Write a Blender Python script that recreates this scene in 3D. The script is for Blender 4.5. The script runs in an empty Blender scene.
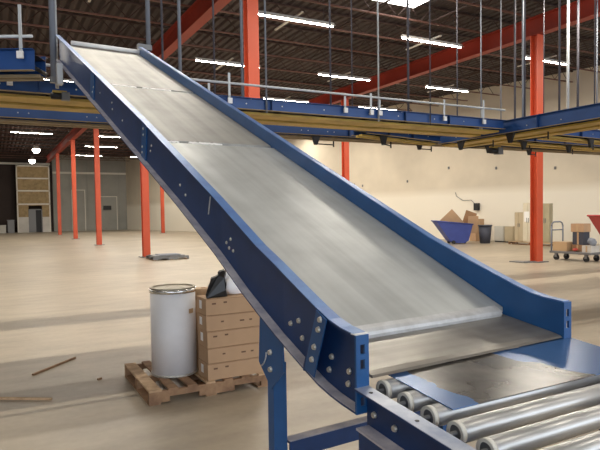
import bpy, bmesh, math, random
from mathutils import Vector, Matrix
random.seed(7)
S = bpy.context.scene
COL = S.collection
PI = math.pi

# ------------------------------------------------------------------ materials
def new_mat(name):
    m = bpy.data.materials.new(name); m.use_nodes = True
    nt = m.node_tree
    return m, nt, nt.nodes['Principled BSDF']

def mat(name, col, rough=.6, metal=0., var=.0, scale=4., col2=None, bump=0., bscale=40., stretch=None, spec=.5):
    """plain or mottled surface in object coordinates"""
    m, nt, b = new_mat(name)
    b.inputs['Roughness'].default_value = rough
    b.inputs['Metallic'].default_value = metal
    b.inputs['Specular IOR Level'].default_value = spec
    b.inputs['Base Color'].default_value = (*col, 1)
    if var or col2 or bump:
        tc = nt.nodes.new('ShaderNodeTexCoord'); mp = nt.nodes.new('ShaderNodeMapping')
        nt.links.new(tc.outputs['Object'], mp.inputs['Vector'])
        if stretch: mp.inputs['Scale'].default_value = stretch
        if var or col2:
            n = nt.nodes.new('ShaderNodeTexNoise'); n.inputs['Scale'].default_value = scale
            n.inputs['Detail'].default_value = 6; n.inputs['Roughness'].default_value = .6
            nt.links.new(mp.outputs[0], n.inputs['Vector'])
            r = nt.nodes.new('ShaderNodeValToRGB')
            c2 = col2 or tuple(max(0, c * (1 - var)) for c in col)
            r.color_ramp.elements[0].position = .35; r.color_ramp.elements[1].position = .68
            r.color_ramp.elements[0].color = (*c2, 1); r.color_ramp.elements[1].color = (*col, 1)
            nt.links.new(n.outputs['Fac'], r.inputs['Fac']); nt.links.new(r.outputs['Color'], b.inputs['Base Color'])
        if bump:
            n2 = nt.nodes.new('ShaderNodeTexNoise'); n2.inputs['Scale'].default_value = bscale; n2.inputs['Detail'].default_value = 4
            nt.links.new(mp.outputs[0], n2.inputs['Vector'])
            bp = nt.nodes.new('ShaderNodeBump'); bp.inputs['Strength'].default_value = bump; bp.inputs['Distance'].default_value = .02
            nt.links.new(n2.outputs['Fac'], bp.inputs['Height']); nt.links.new(bp.outputs[0], b.inputs['Normal'])
    return m

def emit(name, col, strength):
    m, nt, b = new_mat(name)
    b.inputs['Base Color'].default_value = (*col, 1)
    b.inputs['Emission Color'].default_value = (*col, 1); b.inputs['Emission Strength'].default_value = strength
    return m

M = {}
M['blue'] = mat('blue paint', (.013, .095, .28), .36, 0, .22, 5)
M['blue_shade'] = mat('shaded blue paint', (.009, .045, .165), .42, 0, .25, 6)  # same blue paint, darkened in colour for the sides in shade
M['blue_oh'] = mat('overhead blue paint', (.014, .07, .25), .4, 0, .2, 3)
M['dust'] = mat('dusty blue paint', (.62, .58, .60), .75, 0, .3, 12, (.36, .35, .42))
M['zinc'] = mat('zinc plated steel', (.72, .70, .64), .35, .6, .25, 60)
M['chrome'] = mat('bright steel', (.85, .85, .83), .22, .9)
M['rollersteel'] = mat('galvanised roller', (.78, .77, .74), .34, .6, .12, 3, stretch=(1, 1, 1))
M['railtop'] = mat('scuffed blue grey rail top', (.62, .64, .68), .4, .3, .0, 5, (.25, .30, .42))
M['tube'] = mat('grey painted tube', (.20, .215, .25), .65, .0)
M['tubedark'] = mat('dark hanger rod', (.075, .07, .085), .7, .0)
M['tubelight'] = mat('galvanised tube', (.52, .54, .55), .5, .2)
M['yellow'] = mat('dull yellow guard', (.62, .42, .09), .6, 0, .35, 2.5)
M['tan'] = mat('floor bounce tan', (.34, .26, .15), .7, 0, .2, 3)  # floor bounce light on overhead undersides, put into the colour
M['black'] = mat('black steel', (.012, .012, .014), .55)
M['rubber'] = mat('black rubber', (.02, .02, .02), .8)
M['white_cap'] = mat('cream plastic bearing cap', (.80, .76, .66), .45)
M['orange'] = mat('orange steel paint', (.62, .09, .032), .5, 0, .15, .8)
M['redbeam'] = mat('red oxide beam paint', (.34, .035, .018), .55, 0, .25, .6)
M['joist'] = mat('joist primer', (.06, .03, .024), .7, .1, .3, 1)
M['joist_chord'] = mat('joist chord primer', (.17, .072, .052), .55, .1, .3, 1)
M['cream'] = mat('cream wall paint', (.74, .66, .51), .8, 0, .0, .35, (.66, .58, .45), .15, 3)
M['greywall'] = mat('grey metal wall', (.36, .35, .31), .7, 0, .0, .3, (.27, .27, .24))
M['backdark'] = mat('dark brown back opening', (.045, .028, .022), .8, 0, .3, .5)  # darkness beyond the back opening, given as a brown colour
M['osb'] = mat('tan insulation board', (.42, .30, .15), .8, 0, .35, 3)
M['batten'] = mat('white batten', (.72, .68, .6), .7)
M['whitewall'] = mat('white lower board', (.66, .62, .56), .7, 0, .2, 1)
M['wood'] = mat('pallet wood', (.40, .24, .13), .8, 0, .0, 7, (.22, .12, .065), .3, 30, (1, 1, 1))
M['wood_light'] = mat('pale plank wood', (.62, .42, .25), .75, 0, .0, 9, (.42, .27, .15), .3, 30)
M['card'] = mat('corrugated cardboard', (.52, .33, .19), .8, 0, .12, 3)
M['card_dark'] = mat('brown card edge', (.33, .18, .09), .85, 0, .15, 3)
M['print'] = mat('carton print', (.16, .085, .05), .8)
M['tape'] = mat('brown tape', (.50, .33, .18), .35)
M['paper'] = mat('white paper label', (.85, .83, .8), .6)
M['drum'] = mat('white fibre drum', (.80, .79, .80), .55, 0, .07, 5)
M['drumlid'] = mat('dusty tan lid', (.46, .40, .30), .5, .2, .25, 9)
M['blackbag'] = mat('black plastic bag', (.008, .008, .009), .35)
M['whitebag'] = mat('white plastic bag', (.88, .88, .90), .4)
M['beige'] = mat('beige cabinet', (.50, .41, .27), .6, 0, .1, 2)
M['lightbeige'] = mat('pale cabinet', (.70, .63, .48), .6, 0, .1, 2)
M['olive'] = mat('olive beige cabinet', (.42, .37, .24), .6, 0, .1, 2)
M['hopper_blue'] = mat('blue hopper plastic', (.045, .07, .30), .5, 0, .15, 3)
M['hopper_red'] = mat('red hopper plastic', (.42, .03, .03), .5, 0, .15, 3)
M['bin'] = mat('dark grey bin plastic', (.055, .06, .085), .6, 0, .1, 3)
M['greybox'] = mat('light grey case', (.55, .53, .47), .6, 0, .1, 2)
M['greydark'] = mat('grey metal', (.2, .2, .2), .5, .4)
M['lampwhite'] = mat('white enamel', (.62, .58, .52), .45)
M['tubeglow'] = emit('fluorescent glow', (1., .95, .86), 42)
M['highbay'] = emit('high bay glow', (1., .93, .80), 30)
M['skylight'] = emit('skylight glow', (1., .96, .9), 7)
M['brick_red'] = mat('red shop rag', (.45, .06, .04), .7)

# belt pan steel: streaky, long grain along the incline
def pan_mat(name, c1, c2, rough, metal, rot, scr=1.):
    m, nt, b = new_mat(name)
    b.inputs['Metallic'].default_value = metal
    tc = nt.nodes.new('ShaderNodeTexCoord')
    mp = nt.nodes.new('ShaderNodeMapping'); mp.inputs['Rotation'].default_value = rot
    nt.links.new(tc.outputs['Object'], mp.inputs['Vector'])
    mp2 = nt.nodes.new('ShaderNodeMapping'); mp2.inputs['Scale'].default_value = (9, .28, .28)
    nt.links.new(mp.outputs[0], mp2.inputs['Vector'])
    n = nt.nodes.new('ShaderNodeTexNoise'); n.inputs['Scale'].default_value = 1.3; n.inputs['Detail'].default_value = 7
    nt.links.new(mp2.outputs[0], n.inputs['Vector'])
    n2 = nt.nodes.new('ShaderNodeTexNoise'); n2.inputs['Scale'].default_value = 5; n2.inputs['Detail'].default_value = 8
    nt.links.new(mp.outputs[0], n2.inputs['Vector'])
    mx = nt.nodes.new('ShaderNodeMath'); mx.operation = 'MULTIPLY_ADD'; mx.inputs[1].default_value = .65
    ms = nt.nodes.new('ShaderNodeMath'); ms.operation = 'MULTIPLY'; ms.inputs[1].default_value = .35
    nt.links.new(n2.outputs['Fac'], ms.inputs[0]); nt.links.new(n.outputs['Fac'], mx.inputs[0]); nt.links.new(ms.outputs[0], mx.inputs[2])
    r = nt.nodes.new('ShaderNodeValToRGB'); r.color_ramp.elements[0].position = .38; r.color_ramp.elements[1].position = .62
    r.color_ramp.elements[0].color = (*c2, 1); r.color_ramp.elements[1].color = (*c1, 1)
    nt.links.new(mx.outputs[0], r.inputs['Fac']); nt.links.new(r.outputs['Color'], b.inputs['Base Color'])
    mr = nt.nodes.new('ShaderNodeMapRange'); mr.inputs['To Min'].default_value = rough + .1; mr.inputs['To Max'].default_value = rough - .1
    nt.links.new(mx.outputs[0], mr.inputs['Value']); nt.links.new(mr.outputs[0], b.inputs['Roughness'])
    return m
ROT = (0, 0, -math.radians(4))
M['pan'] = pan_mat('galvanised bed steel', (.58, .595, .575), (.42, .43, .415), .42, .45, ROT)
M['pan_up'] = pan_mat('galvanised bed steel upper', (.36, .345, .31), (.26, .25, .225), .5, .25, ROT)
M['trans'] = pan_mat('worn transition steel', (.38, .35, .30), (.20, .18, .16), .36, .6, (0, 0, PI / 2 - math.radians(4)))
M['lip'] = mat('scuffed pale lip', (.74, .74, .73), .45, .2, .0, 9, (.50, .49, .47))

# loose plate: bare brown grey steel with blue film left along the left and the right
def plate_mat():
    m, nt, b = new_mat('bare steel plate with blue film')
    tc = nt.nodes.new('ShaderNodeTexCoord')
    sp = nt.nodes.new('ShaderNodeSeparateXYZ'); nt.links.new(tc.outputs['Object'], sp.inputs[0])
    n = nt.nodes.new('ShaderNodeTexNoise'); n.inputs['Scale'].default_value = 9; n.inputs['Detail'].default_value = 5
    nt.links.new(tc.outputs['Object'], n.inputs['Vector'])
    def math_(op, a, bb=None, v=None):
        k = nt.nodes.new('ShaderNodeMath'); k.operation = op
        nt.links.new(a, k.inputs[0])
        if bb is not None: nt.links.new(bb, k.inputs[1])
        if v is not None: k.inputs[1].default_value = v
        return k.outputs[0]
    off = math_('MULTIPLY', n.outputs['Fac'], v=.12)
    x = math_('ADD', sp.outputs['X'], off)
    # x runs across the plate from 0 at its left edge, y from 0 (near) to .25 (far)
    ysk = math_('MULTIPLY', sp.outputs['Y'], v=.55)
    left = math_('LESS_THAN', math_('SUBTRACT', x, math_('MULTIPLY', sp.outputs['Y'], v=-.12)), v=.15)
    xr = math_('ADD', x, ysk)
    right = math_('GREATER_THAN', xr, v=.64)
    anyb = math_('MAXIMUM', left, right)
    n3 = nt.nodes.new('ShaderNodeTexNoise'); n3.inputs['Scale'].default_value = 4; n3.inputs['Detail'].default_value = 8
    nt.links.new(tc.outputs['Object'], n3.inputs['Vector'])
    r = nt.nodes.new('ShaderNodeValToRGB')
    r.color_ramp.elements[0].position = .35; r.color_ramp.elements[1].position = .7
    r.color_ramp.elements[0].color = (.06, .052, .046, 1); r.color_ramp.elements[1].color = (.20, .18, .155, 1)
    nt.links.new(n3.outputs['Fac'], r.inputs['Fac'])
    mix = nt.nodes.new('ShaderNodeMix'); mix.data_type = 'RGBA'
    nt.links.new(anyb, mix.inputs['Factor']); nt.links.new(r.outputs['Color'], mix.inputs[6]); mix.inputs[7].default_value = (.07, .16, .36, 1)
    nt.links.new(mix.outputs[2], b.inputs['Base Color'])
    b.inputs['Metallic'].default_value = .2; b.inputs['Roughness'].default_value = .25
    return m
M['plate'] = plate_mat()

def floor_mat():
    m, nt, b = new_mat('smooth warehouse concrete')
    tc = nt.nodes.new('ShaderNodeTexCoord')
    def noise(s, d, st=None, loc=(0, 0, 0)):
        mp = nt.nodes.new('ShaderNodeMapping'); mp.inputs['Location'].default_value = loc
        if st: mp.inputs['Scale'].default_value = st
        nt.links.new(tc.outputs['Object'], mp.inputs['Vector'])
        n = nt.nodes.new('ShaderNodeTexNoise'); n.inputs['Scale'].default_value = s; n.inputs['Detail'].default_value = d
        nt.links.new(mp.outputs[0], n.inputs['Vector']); return n.outputs['Fac']
    a = noise(.35, 8); c = noise(1.2, 6, (1., 3.2, 1.), (3, 1, 0)); e = noise(14, 4)
    def mth(op, x, y=None, v=None):
        k = nt.nodes.new('ShaderNodeMath'); k.operation = op; nt.links.new(x, k.inputs[0])
        if y is not None: nt.links.new(y, k.inputs[1])
        if v is not None: k.inputs[1].default_value = v
        return k.outputs[0]
    s = mth('ADD', mth('MULTIPLY', a, v=.45), mth('ADD', mth('MULTIPLY', c, v=.4), mth('MULTIPLY', e, v=.15)))
    r = nt.nodes.new('ShaderNodeValToRGB')
    r.color_ramp.elements[0].position = .36; r.color_ramp.elements[1].position = .62
    r.color_ramp.elements[0].color = (.295, .245, .185, 1); r.color_ramp.elements[1].color = (.43, .36, .265, 1)
    nt.links.new(s, r.inputs['Fac']); nt.links.new(r.outputs['Color'], b.inputs['Base Color'])
    rr = nt.nodes.new('ShaderNodeMapRange'); rr.inputs['To Min'].default_value = .5; rr.inputs['To Max'].default_value = .34
    nt.links.new(s, rr.inputs['Value']); nt.links.new(rr.outputs[0], b.inputs['Roughness'])
    return m
M['floor'] = floor_mat()

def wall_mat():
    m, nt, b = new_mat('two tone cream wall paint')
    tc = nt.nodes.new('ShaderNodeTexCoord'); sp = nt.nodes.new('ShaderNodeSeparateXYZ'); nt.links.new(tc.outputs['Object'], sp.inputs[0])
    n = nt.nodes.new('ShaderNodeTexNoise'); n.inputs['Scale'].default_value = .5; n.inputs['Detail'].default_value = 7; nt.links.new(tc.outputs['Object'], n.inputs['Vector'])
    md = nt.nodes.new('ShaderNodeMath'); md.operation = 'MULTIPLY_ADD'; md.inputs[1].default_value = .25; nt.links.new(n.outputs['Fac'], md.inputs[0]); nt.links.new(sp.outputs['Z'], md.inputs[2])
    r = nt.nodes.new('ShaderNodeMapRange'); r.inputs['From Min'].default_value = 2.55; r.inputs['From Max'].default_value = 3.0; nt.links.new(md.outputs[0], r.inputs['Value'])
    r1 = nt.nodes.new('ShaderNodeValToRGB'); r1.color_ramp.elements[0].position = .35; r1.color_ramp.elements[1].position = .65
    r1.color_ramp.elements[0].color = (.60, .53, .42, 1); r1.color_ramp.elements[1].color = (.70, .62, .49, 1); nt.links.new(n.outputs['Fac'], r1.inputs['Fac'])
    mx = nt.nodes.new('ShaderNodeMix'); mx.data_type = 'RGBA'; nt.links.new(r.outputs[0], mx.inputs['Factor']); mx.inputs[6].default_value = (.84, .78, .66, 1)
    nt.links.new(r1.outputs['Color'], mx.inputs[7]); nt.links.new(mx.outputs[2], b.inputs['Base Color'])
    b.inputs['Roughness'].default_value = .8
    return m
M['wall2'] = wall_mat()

def deck_mat():
    m, nt, b = new_mat('dark ribbed roof deck')
    tc = nt.nodes.new('ShaderNodeTexCoord')
    w = nt.nodes.new('ShaderNodeTexWave'); w.bands_direction = 'X'; w.inputs['Scale'].default_value = 1.05; w.inputs['Distortion'].default_value = 0
    nt.links.new(tc.outputs['Object'], w.inputs['Vector'])
    n = nt.nodes.new('ShaderNodeTexNoise'); n.inputs['Scale'].default_value = .7; n.inputs['Detail'].default_value = 5
    nt.links.new(tc.outputs['Object'], n.inputs['Vector'])
    r = nt.nodes.new('ShaderNodeValToRGB')
    r.color_ramp.elements[0].color = (.028, .017, .018, 1); r.color_ramp.elements[1].color = (.065, .043, .042, 1)
    r.color_ramp.elements[0].position = .3; r.color_ramp.elements[1].position = .75
    nt.links.new(n.outputs['Fac'], r.inputs['Fac']); nt.links.new(r.outputs['Color'], b.inputs['Base Color'])
    bp = nt.nodes.new('ShaderNodeBump'); bp.inputs['Strength'].default_value = 1; bp.inputs['Distance'].default_value = .15
    nt.links.new(w.outputs['Fac'], bp.inputs['Height']); nt.links.new(bp.outputs[0], b.inputs['Normal'])
    b.inputs['Roughness'].default_value = .7
    return m
M['deck'] = deck_mat()

# ------------------------------------------------------------------ mesh helpers
class MB:
    def __init__(self): self.bm = bmesh.new()
    def quadbox(self, P):
        """P: 8 points, bottom loop 0-3, top loop 4-7"""
        v = [self.bm.verts.new(p) for p in P]
        for f in ((3, 2, 1, 0), (4, 5, 6, 7), (0, 1, 5, 4), (1, 2, 6, 5), (2, 3, 7, 6), (3, 0, 4, 7)):
            self.bm.faces.new([v[i] for i in f])
        return self
    def box(self, a, b, tf=None):
        x0, y0, z0 = a; x1, y1, z1 = b
        P = [(x0, y0, z0), (x1, y0, z0), (x1, y1, z0), (x0, y1, z0), (x0, y0, z1), (x1, y0, z1), (x1, y1, z1), (x0, y1, z1)]
        if tf: P = [tf(*p) for p in P]
        return self.quadbox(P)
    def cyl(self, p0, p1, r0, r1=None, n=16, caps=True):
        p0 = Vector(p0); p1 = Vector(p1); r1 = r0 if r1 is None else r1
        d = (p1 - p0).normalized(); a = Vector((0, 0, 1)) if abs(d.z) < .9 else Vector((1, 0, 0))
        x = d.cross(a).normalized(); y = d.cross(x)
        A = []; B = []
        for i in range(n):
            t = 2 * PI * i / n; o = x * math.cos(t) + y * math.sin(t)
            A.append(self.bm.verts.new(p0 + o * r0)); B.append(self.bm.verts.new(p1 + o * r1))
        for i in range(n):
            j = (i + 1) % n; f = self.bm.faces.new((A[i], B[i], B[j], A[j])); f.smooth = True
        if caps: self.bm.faces.new(A); self.bm.faces.new(B[::-1])
        return self
    def tube(self, pts, r, n=10):
        for a, b in zip(pts, pts[1:]): self.cyl(a, b, r, n=n)
        return self
    def ring(self, c, axis, r_out, r_in, h, n=24):
        """hollow ring"""
        c = Vector(c); d = Vector(axis).normalized(); a = Vector((0, 0, 1)) if abs(d.z) < .9 else Vector((1, 0, 0))
        x = d.cross(a).normalized(); y = d.cross(x); L = []
        for (r, o) in ((r_out, 0), (r_out, h), (r_in, h), (r_in, 0)):
            L.append([self.bm.verts.new(c + d * o + (x * math.cos(2 * PI * i / n) + y * math.sin(2 * PI * i / n)) * r) for i in range(n)])
        for k in range(4):
            A = L[k]; B = L[(k + 1) % 4]
            for i in range(n):
                j = (i + 1) % n; f = self.bm.faces.new((A[i], B[i], B[j], A[j])); f.smooth = k in (0, 2)
        return self
    def sweep(self, sections):
        """closed polygon sections with equal point counts"""
        L = [[self.bm.verts.new(p) for p in s] for s in sections]; n = len(L[0])
        for A, B in zip(L, L[1:]):
            for i in range(n):
                j = (i + 1) % n; self.bm.faces.new((A[i], A[j], B[j], B[i]))
        self.bm.faces.new(L[0][::-1]); self.bm.faces.new(L[-1])
        return self
    def blob(self, c, r, sx=1, sy=1, sz=1, amp=.15, seed=0, sub=3, sharp=1.):
        rnd = random.Random(seed); c = Vector(c)
        g = bmesh.ops.create_icosphere(self.bm, subdivisions=sub, radius=1)
        dirs = [Vector((rnd.gauss(0, 1), rnd.gauss(0, 1), rnd.gauss(0, 1))).normalized() for _ in range(16)]
        amps = [rnd.uniform(-1, 1) * amp for _ in dirs]
        for v in g['verts']:
            n = v.co.normalized(); k = 1 + sum(a * max(0, n.dot(d)) ** (5 * sharp) for a, d in zip(amps, dirs))
            v.co = c + Vector((n.x * sx, n.y * sy, n.z * sz)) * r * k
        return self
    def build(self, name, m, parent=None, loc=None, bevel=0, smooth=False):
        me = bpy.data.meshes.new(name)
        bmesh.ops.recalc_face_normals(self.bm, faces=self.bm.faces[:])
        if smooth:
            for f in self.bm.faces: f.smooth = True
        o = bpy.data.objects.new(name, me); COL.objects.link(o)
        base = Vector(loc) if loc is not None else (parent_world(parent) if parent else Vector((0, 0, 0)))
        for v in self.bm.verts: v.co -= base
        self.bm.to_mesh(me); self.bm.free()
        if parent: o.parent = parent; o.location = base - parent_world(parent)
        else: o.location = base
        me.materials.append(m)
        if bevel:
            b = o.modifiers.new('bevel', 'BEVEL'); b.width = bevel; b.segments = 2; b.limit_method = 'ANGLE'; b.angle_limit = .7
        return o

def parent_world(p):
    v = Vector((0, 0, 0))
    while p: v += p.location; p = p.parent
    return v

def thing(name, loc, label, cat, group=None):
    o = bpy.data.objects.new(name, None); COL.objects.link(o); o.location = loc
    o['label'] = label; o['category'] = cat
    if group: o['group'] = group
    return o
def tag(o, label, cat, group=None):
    o['label'] = label; o['category'] = cat
    if group: o['group'] = group
    return o
def struct(o):
    o['kind'] = 'structure'; return o
def copy_tree(o, loc, label=None):
    def rec(s, par):
        c = s.copy(); COL.objects.link(c)
        if par: c.parent = par
        for k in s.children: rec(k, c)
        return c
    c = rec(o, None); c.location = loc
    if label: c['label'] = label
    return c

# ------------------------------------------------------------------ room shell
WA = Vector((27.93, 0)); WB = Vector((13.84, 61.15)); WD = (WB - WA).normalized(); WN = Vector((WD.y, -WD.x))  # right wall line
def wallx(y): return WA.x + (WB.x - WA.x) * (y - WA.y) / (WB.y - WA.y)

struct(MB().box((-14, -12, -.2), (34, 72, 0)).build('floor', M['floor']))
struct(MB().box((-14, -12, 8.0), (34, 72, 8.15)).build('ceiling', M['deck']))
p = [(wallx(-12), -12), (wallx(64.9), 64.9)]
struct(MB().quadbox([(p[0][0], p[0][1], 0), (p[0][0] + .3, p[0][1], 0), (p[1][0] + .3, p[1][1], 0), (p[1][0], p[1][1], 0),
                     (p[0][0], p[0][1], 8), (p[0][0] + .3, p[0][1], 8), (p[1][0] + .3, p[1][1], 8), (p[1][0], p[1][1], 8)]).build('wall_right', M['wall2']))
struct(MB().box((5.5, 65, 0), (14.2, 65.3, 8)).build('wall_back', M['greywall']))
struct(MB().box((-14, 65, 0), (1.95, 65.3, 8)).build('wall_back_opening', M['backdark']))  # dark panel painted for the unlit opening to a further room
struct(MB().box((1.95, 65.2, 0), (5.5, 65.4, 8)).build('wall_back_recess', M['backdark']))
struct(MB().box((-14, -12, 0), (-13.7, 65, 8)).build('wall_left', M['greywall']))
# long ledge and panel lines on the grey wall
t = MB().box((5.5, 64.86, 6.05), (13.9, 65, 6.25)); struct(t.build('trim_1', M['batten']))
t = MB().box((-14, 64.86, 6.9), (5.3, 64.99, 7.1)); struct(t.build('trim_2', M['batten']))
for i, (x0, x1, zt, y) in enumerate(((7.3, 8.6, 4.3, 64.9), (9.8, 11.9, 3.6, 64.9))):
    o = MB().box((x0, y, 0), (x0 + .08, 65, zt)).box((x1, y, 0), (x1 + .08, 65, zt)).box((x0, y, zt), (x1 + .08, 65, zt + .08)).build('door_%d' % (i + 2), M['batten'])
    struct(o); MB().box((x0 + .08, 64.95, 0), (x1, 65, zt)).build('door_panel', M['greywall'], o)
t = MB()
for x in (6.4, 7.2, 8.9, 9.7, 12.2, 13.0): t.box((x, 64.94, 0), (x + .05, 65, 7.9))
t.box((5.5, 64.92, 3.9), (13.8, 65, 4.0)); struct(t.build('trim_3', M['greywall']))

# tall boarded partition with a doorway
pt = thing('board_partition', (3.6, 64, 0), 'tall partition of tan boards between white battens with an open doorway', 'partition')
t = MB()
X0, X1, YP = 2.05, 5.14, 63.9
t.box((X0, YP, 2.7), (X1, YP + .25, 6.75)); t.box((X0 + .1, YP, 1.55), (3.1, YP + .25, 2.7)); t.box((4.35, YP, 1.55), (X1, YP + .25, 2.7)); t.build('board', M['osb'], pt)
t = MB()
for z in (6.7, 5.45, 4.2, 2.85): t.box((X0, YP - .03, z - .07), (X1, YP, z + .07))
for x in (X0, X1 - .12): t.box((x, YP - .03, 0), (x + .12, YP, 6.8))
t.build('batten', M['batten'], pt)
t = MB().box((X0 + .12, YP - .01, 0), (3.08, YP + .2, 1.55)); t.box((4.37, YP - .01, 0), (X1 - .12, YP + .2, 1.55)); t.build('lower_board', M['whitewall'], pt)
t = MB().box((3.08, YP - .06, 0), (3.18, YP + .2, 2.35)).box((4.27, YP - .06, 0), (4.37, YP + .2, 2.35)).box((3.08, YP - .06, 2.25), (4.37, YP + .2, 2.35)); t.build('door_frame', M['greydark'], pt)
t = MB().box((3.18, YP + .05, 0), (3.75, YP + .1, 2.25)); t.build('door', M['greydark'], pt)
t = MB().box((3.75, YP + .22, 0), (4.27, YP + .25, 2.25)); t.build('dark_opening', M['black'], pt)

# columns and beams
def column(x, y, label, paint='orange', plate=True):
    o = thing('steel_column', (x, y, 0), label, 'column', 'orange steel columns')
    o['kind'] = 'structure'
    w = .13
    t = MB().box((x - w, y - w, .03), (x + w, y - w + .02, 6.9)).box((x - w, y + w - .02, .03), (x + w, y + w, 6.9)).box((x - .012, y - w + .02, .03), (x + .012, y + w - .02, 6.9))
    t.build('shaft', M[paint], o)
    MB().box((x - .25, y - .25, 0), (x + .25, y + .25, .03)).build('base_plate', M['greydark'], o)
    return o
C1 = [(11.94, 'tall red steel column rising behind the upper half of the blue incline'), (22.2, 'orange column beside the low scrap pallet, left of the incline'),
      (32.9, 'orange column third from the back wall in the long row'), (42.6, 'orange column second from the back wall in the long row'), (52.6, 'orange column of the long row nearest the back wall')]
for y, l in C1: column(5.30 - .0075 * y, y, l, 'orange')
for y, l in ((12.1, 'orange column standing beside the flat cart of boxes'), (22.9, 'orange column seen between overhead conveyor and incline before the cream wall'),
             (33.6, 'orange column hidden behind the incline, before the cream wall'), (49.5, 'slim far orange column before the cream wall near the back corner')):
    column(12.93 if y > 45 else 14.72, y, l, 'orange')
def beam(x, y0, y1, nm='ceiling_beam', k=0):
    tf = lambda a, b, z: (a + k * b, b, z)
    t = MB().box((x - .15, y0, 6.9), (x + .15, y1, 6.925), tf).box((x - .15, y0, 7.42), (x + .15, y1, 7.445), tf).box((x - .012, y0, 6.925), (x + .012, y1, 7.42), tf)
    return struct(t.build(nm, M['redbeam']))
beam(5.30, -8, 62, k=-.0075); beam(14.72, -8, 57.5); beam(-4.4, -8, 62)

# open web joists across the building
def joist(y):
    x1 = min(wallx(y) - .05, 33)
    t = MB(); t.box((-13.6, y - .035, 7.45), (x1, y + .035, 7.49)); 
    o = t.build('ceiling_joist', M['joist_chord'], None, (0, y, 7.45)); struct(o)
    w = MB().box((-13.6, y - .035, 7.93), (x1, y + .035, 7.98))
    x = -13.4; up = True
    while x < x1 - .5:
        a = (x, y, 7.48 if up else 7.94); b = (x + .45, y, 7.94 if up else 7.48); w.cyl(a, b, .014, n=5); x += .45; up = not up
    w.build('web', M['joist'], o)
y = 3.2
while y < 64: joist(y); y += 1.8 if y < 30 else 2.4
# bridging rods along the building
t = MB()
for x in (1.0, 9.9, 12.2, 18.5): t.box((x, -5, 7.50), (x + .05, 60 if x < 13 else 40, 7.54))
struct(t.build('ceiling_bridging', M['joist']))

# skylight panels
o = MB().box((9.9, 13.3, 7.93), (11.7, 14.2, 7.99)).build('skylight', M['skylight'], None, (10, 13.4, 7.9)); struct(o)

# ------------------------------------------------------------------ lamps
lm = thing('strip_light', (0, 0, 6.95), 'x', 'ceiling light', 'fluorescent strip lights')
MB().box((-1.22, -.05, 6.99), (1.22, .05, 7.05)).build('housing', M['lampwhite'], lm)
MB().quadbox([(-1.2, -.06, 6.99), (1.2, -.06, 6.99), (1.2, -.05, 7.0), (-1.2, -.05, 7.0), (-1.2, -.16, 6.93), (1.2, -.16, 6.93), (1.2, -.155, 6.94), (-1.2, -.155, 6.94)]).build('reflector', M['lampwhite'], lm)
MB().cyl((-1.2, 0, 6.95), (1.2, 0, 6.95), .018, n=10).build('tube', M['tubeglow'], lm)
MB().box((-.03, -.4, 7.052), (.03, 1.3, 7.09)).build('mounting_strut', M['lampwhite'], lm)
for q in (-.9, .9): MB().cyl((q, 0, 7.05), (q, 0, 7.97), .006, n=5).build('hanger', M['tubedark'], lm)
LAMP_W = 135
def lamp_light(x, y, w):
    L = bpy.data.lights.new('strip_light_lamp', 'AREA'); L.shape = 'RECTANGLE'; L.size = 2.3; L.size_y = .035; L.energy = w; L.color = (1, .93, .81)
    o = bpy.data.objects.new('strip_light_lamp', L); COL.objects.link(o); o.location = (x, y, 6.915); return o
NEARC = 1
LX = [-2.8, 2.3, 7.55, 12.45, 17.8]
LY = [-6.1, -1.0, 4.1, 9.1, 14.2, 19.35, 24.5, 29.6, 35, 40.5, 46.7, 54]
first = True
ordn = ['first', 'second', 'third', 'fourth', 'fifth', 'sixth', 'seventh', 'eighth', 'ninth', 'tenth', 'eleventh']
cols = ['far left', 'left of the long column row', 'just right of the long column row', 'before the second red beam', 'beyond the second red beam']
for iy, yy in enumerate(LY):
    for ix, xx in enumerate(LX):
        if xx > wallx(yy) - 2: continue
        if xx == 2.3 and yy not in (-6.1, -1.0, 4.1, 9.1, 14.2, 24.5, 40.5): continue
        seen = yy > 12 and (xx > 0 or yy > 60)
        lamp_light(xx, yy, LAMP_W * (.27 if yy < 8 else 1.))
        if not seen: 
            if yy < 12 : pass
        lab = 'fluorescent strip light %s, %s row towards the back wall' % (cols[ix], ordn[max(0, iy - 4)]) if yy > 12 else 'fluorescent strip light overhead, %s' % cols[ix]
        if yy < 9: continue
        if xx < 0: continue
        if first: lm.location = (xx, yy, 6.95); lm['label'] = lab[:120]; first = False
        else: copy_tree(lm, (xx, yy, 6.95), lab)
for (x, y, l) in ((3.11, 50, 'round glowing high bay lamp, upper one of the pair over the boarded partition'), (3.35, 60, 'round glowing high bay lamp, lower one of the pair over the boarded partition')):
    z = 7.05
    h = thing('high_bay_lamp', (x, y, z), l, 'ceiling light', 'high bay lamps')
    MB().cyl((x, y, z - .1), (x, y, z + .2), .3, .12, n=20).build('shade', M['lampwhite'], h)
    MB().blob((x, y, z - .16), .27, amp=0, sub=3).build('bulb', M['highbay'], h, smooth=True)
    MB().cyl((x, y, z + .2), (x, y, 7.97), .02, n=6).build('hanger', M['tubedark'], h)

# ------------------------------------------------------------------ conveyor frame (u across, v up the incline, z)
A4 = math.radians(4)
Ux, Uy, Vx, Vy = math.cos(A4), math.sin(A4), -math.sin(A4), math.cos(A4)
def W(u, v, z): return Vector((Ux * u + Vx * v, Uy * u + Vy * v, z))
def belt(v): return 1.25 + .4475 * (v - 1.53)
inc = thing('incline_conveyor', W(1.5, 3.5, 0), 'long blue inclined conveyor with galvanised bed rising to the overhead line', 'conveyor')
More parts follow.
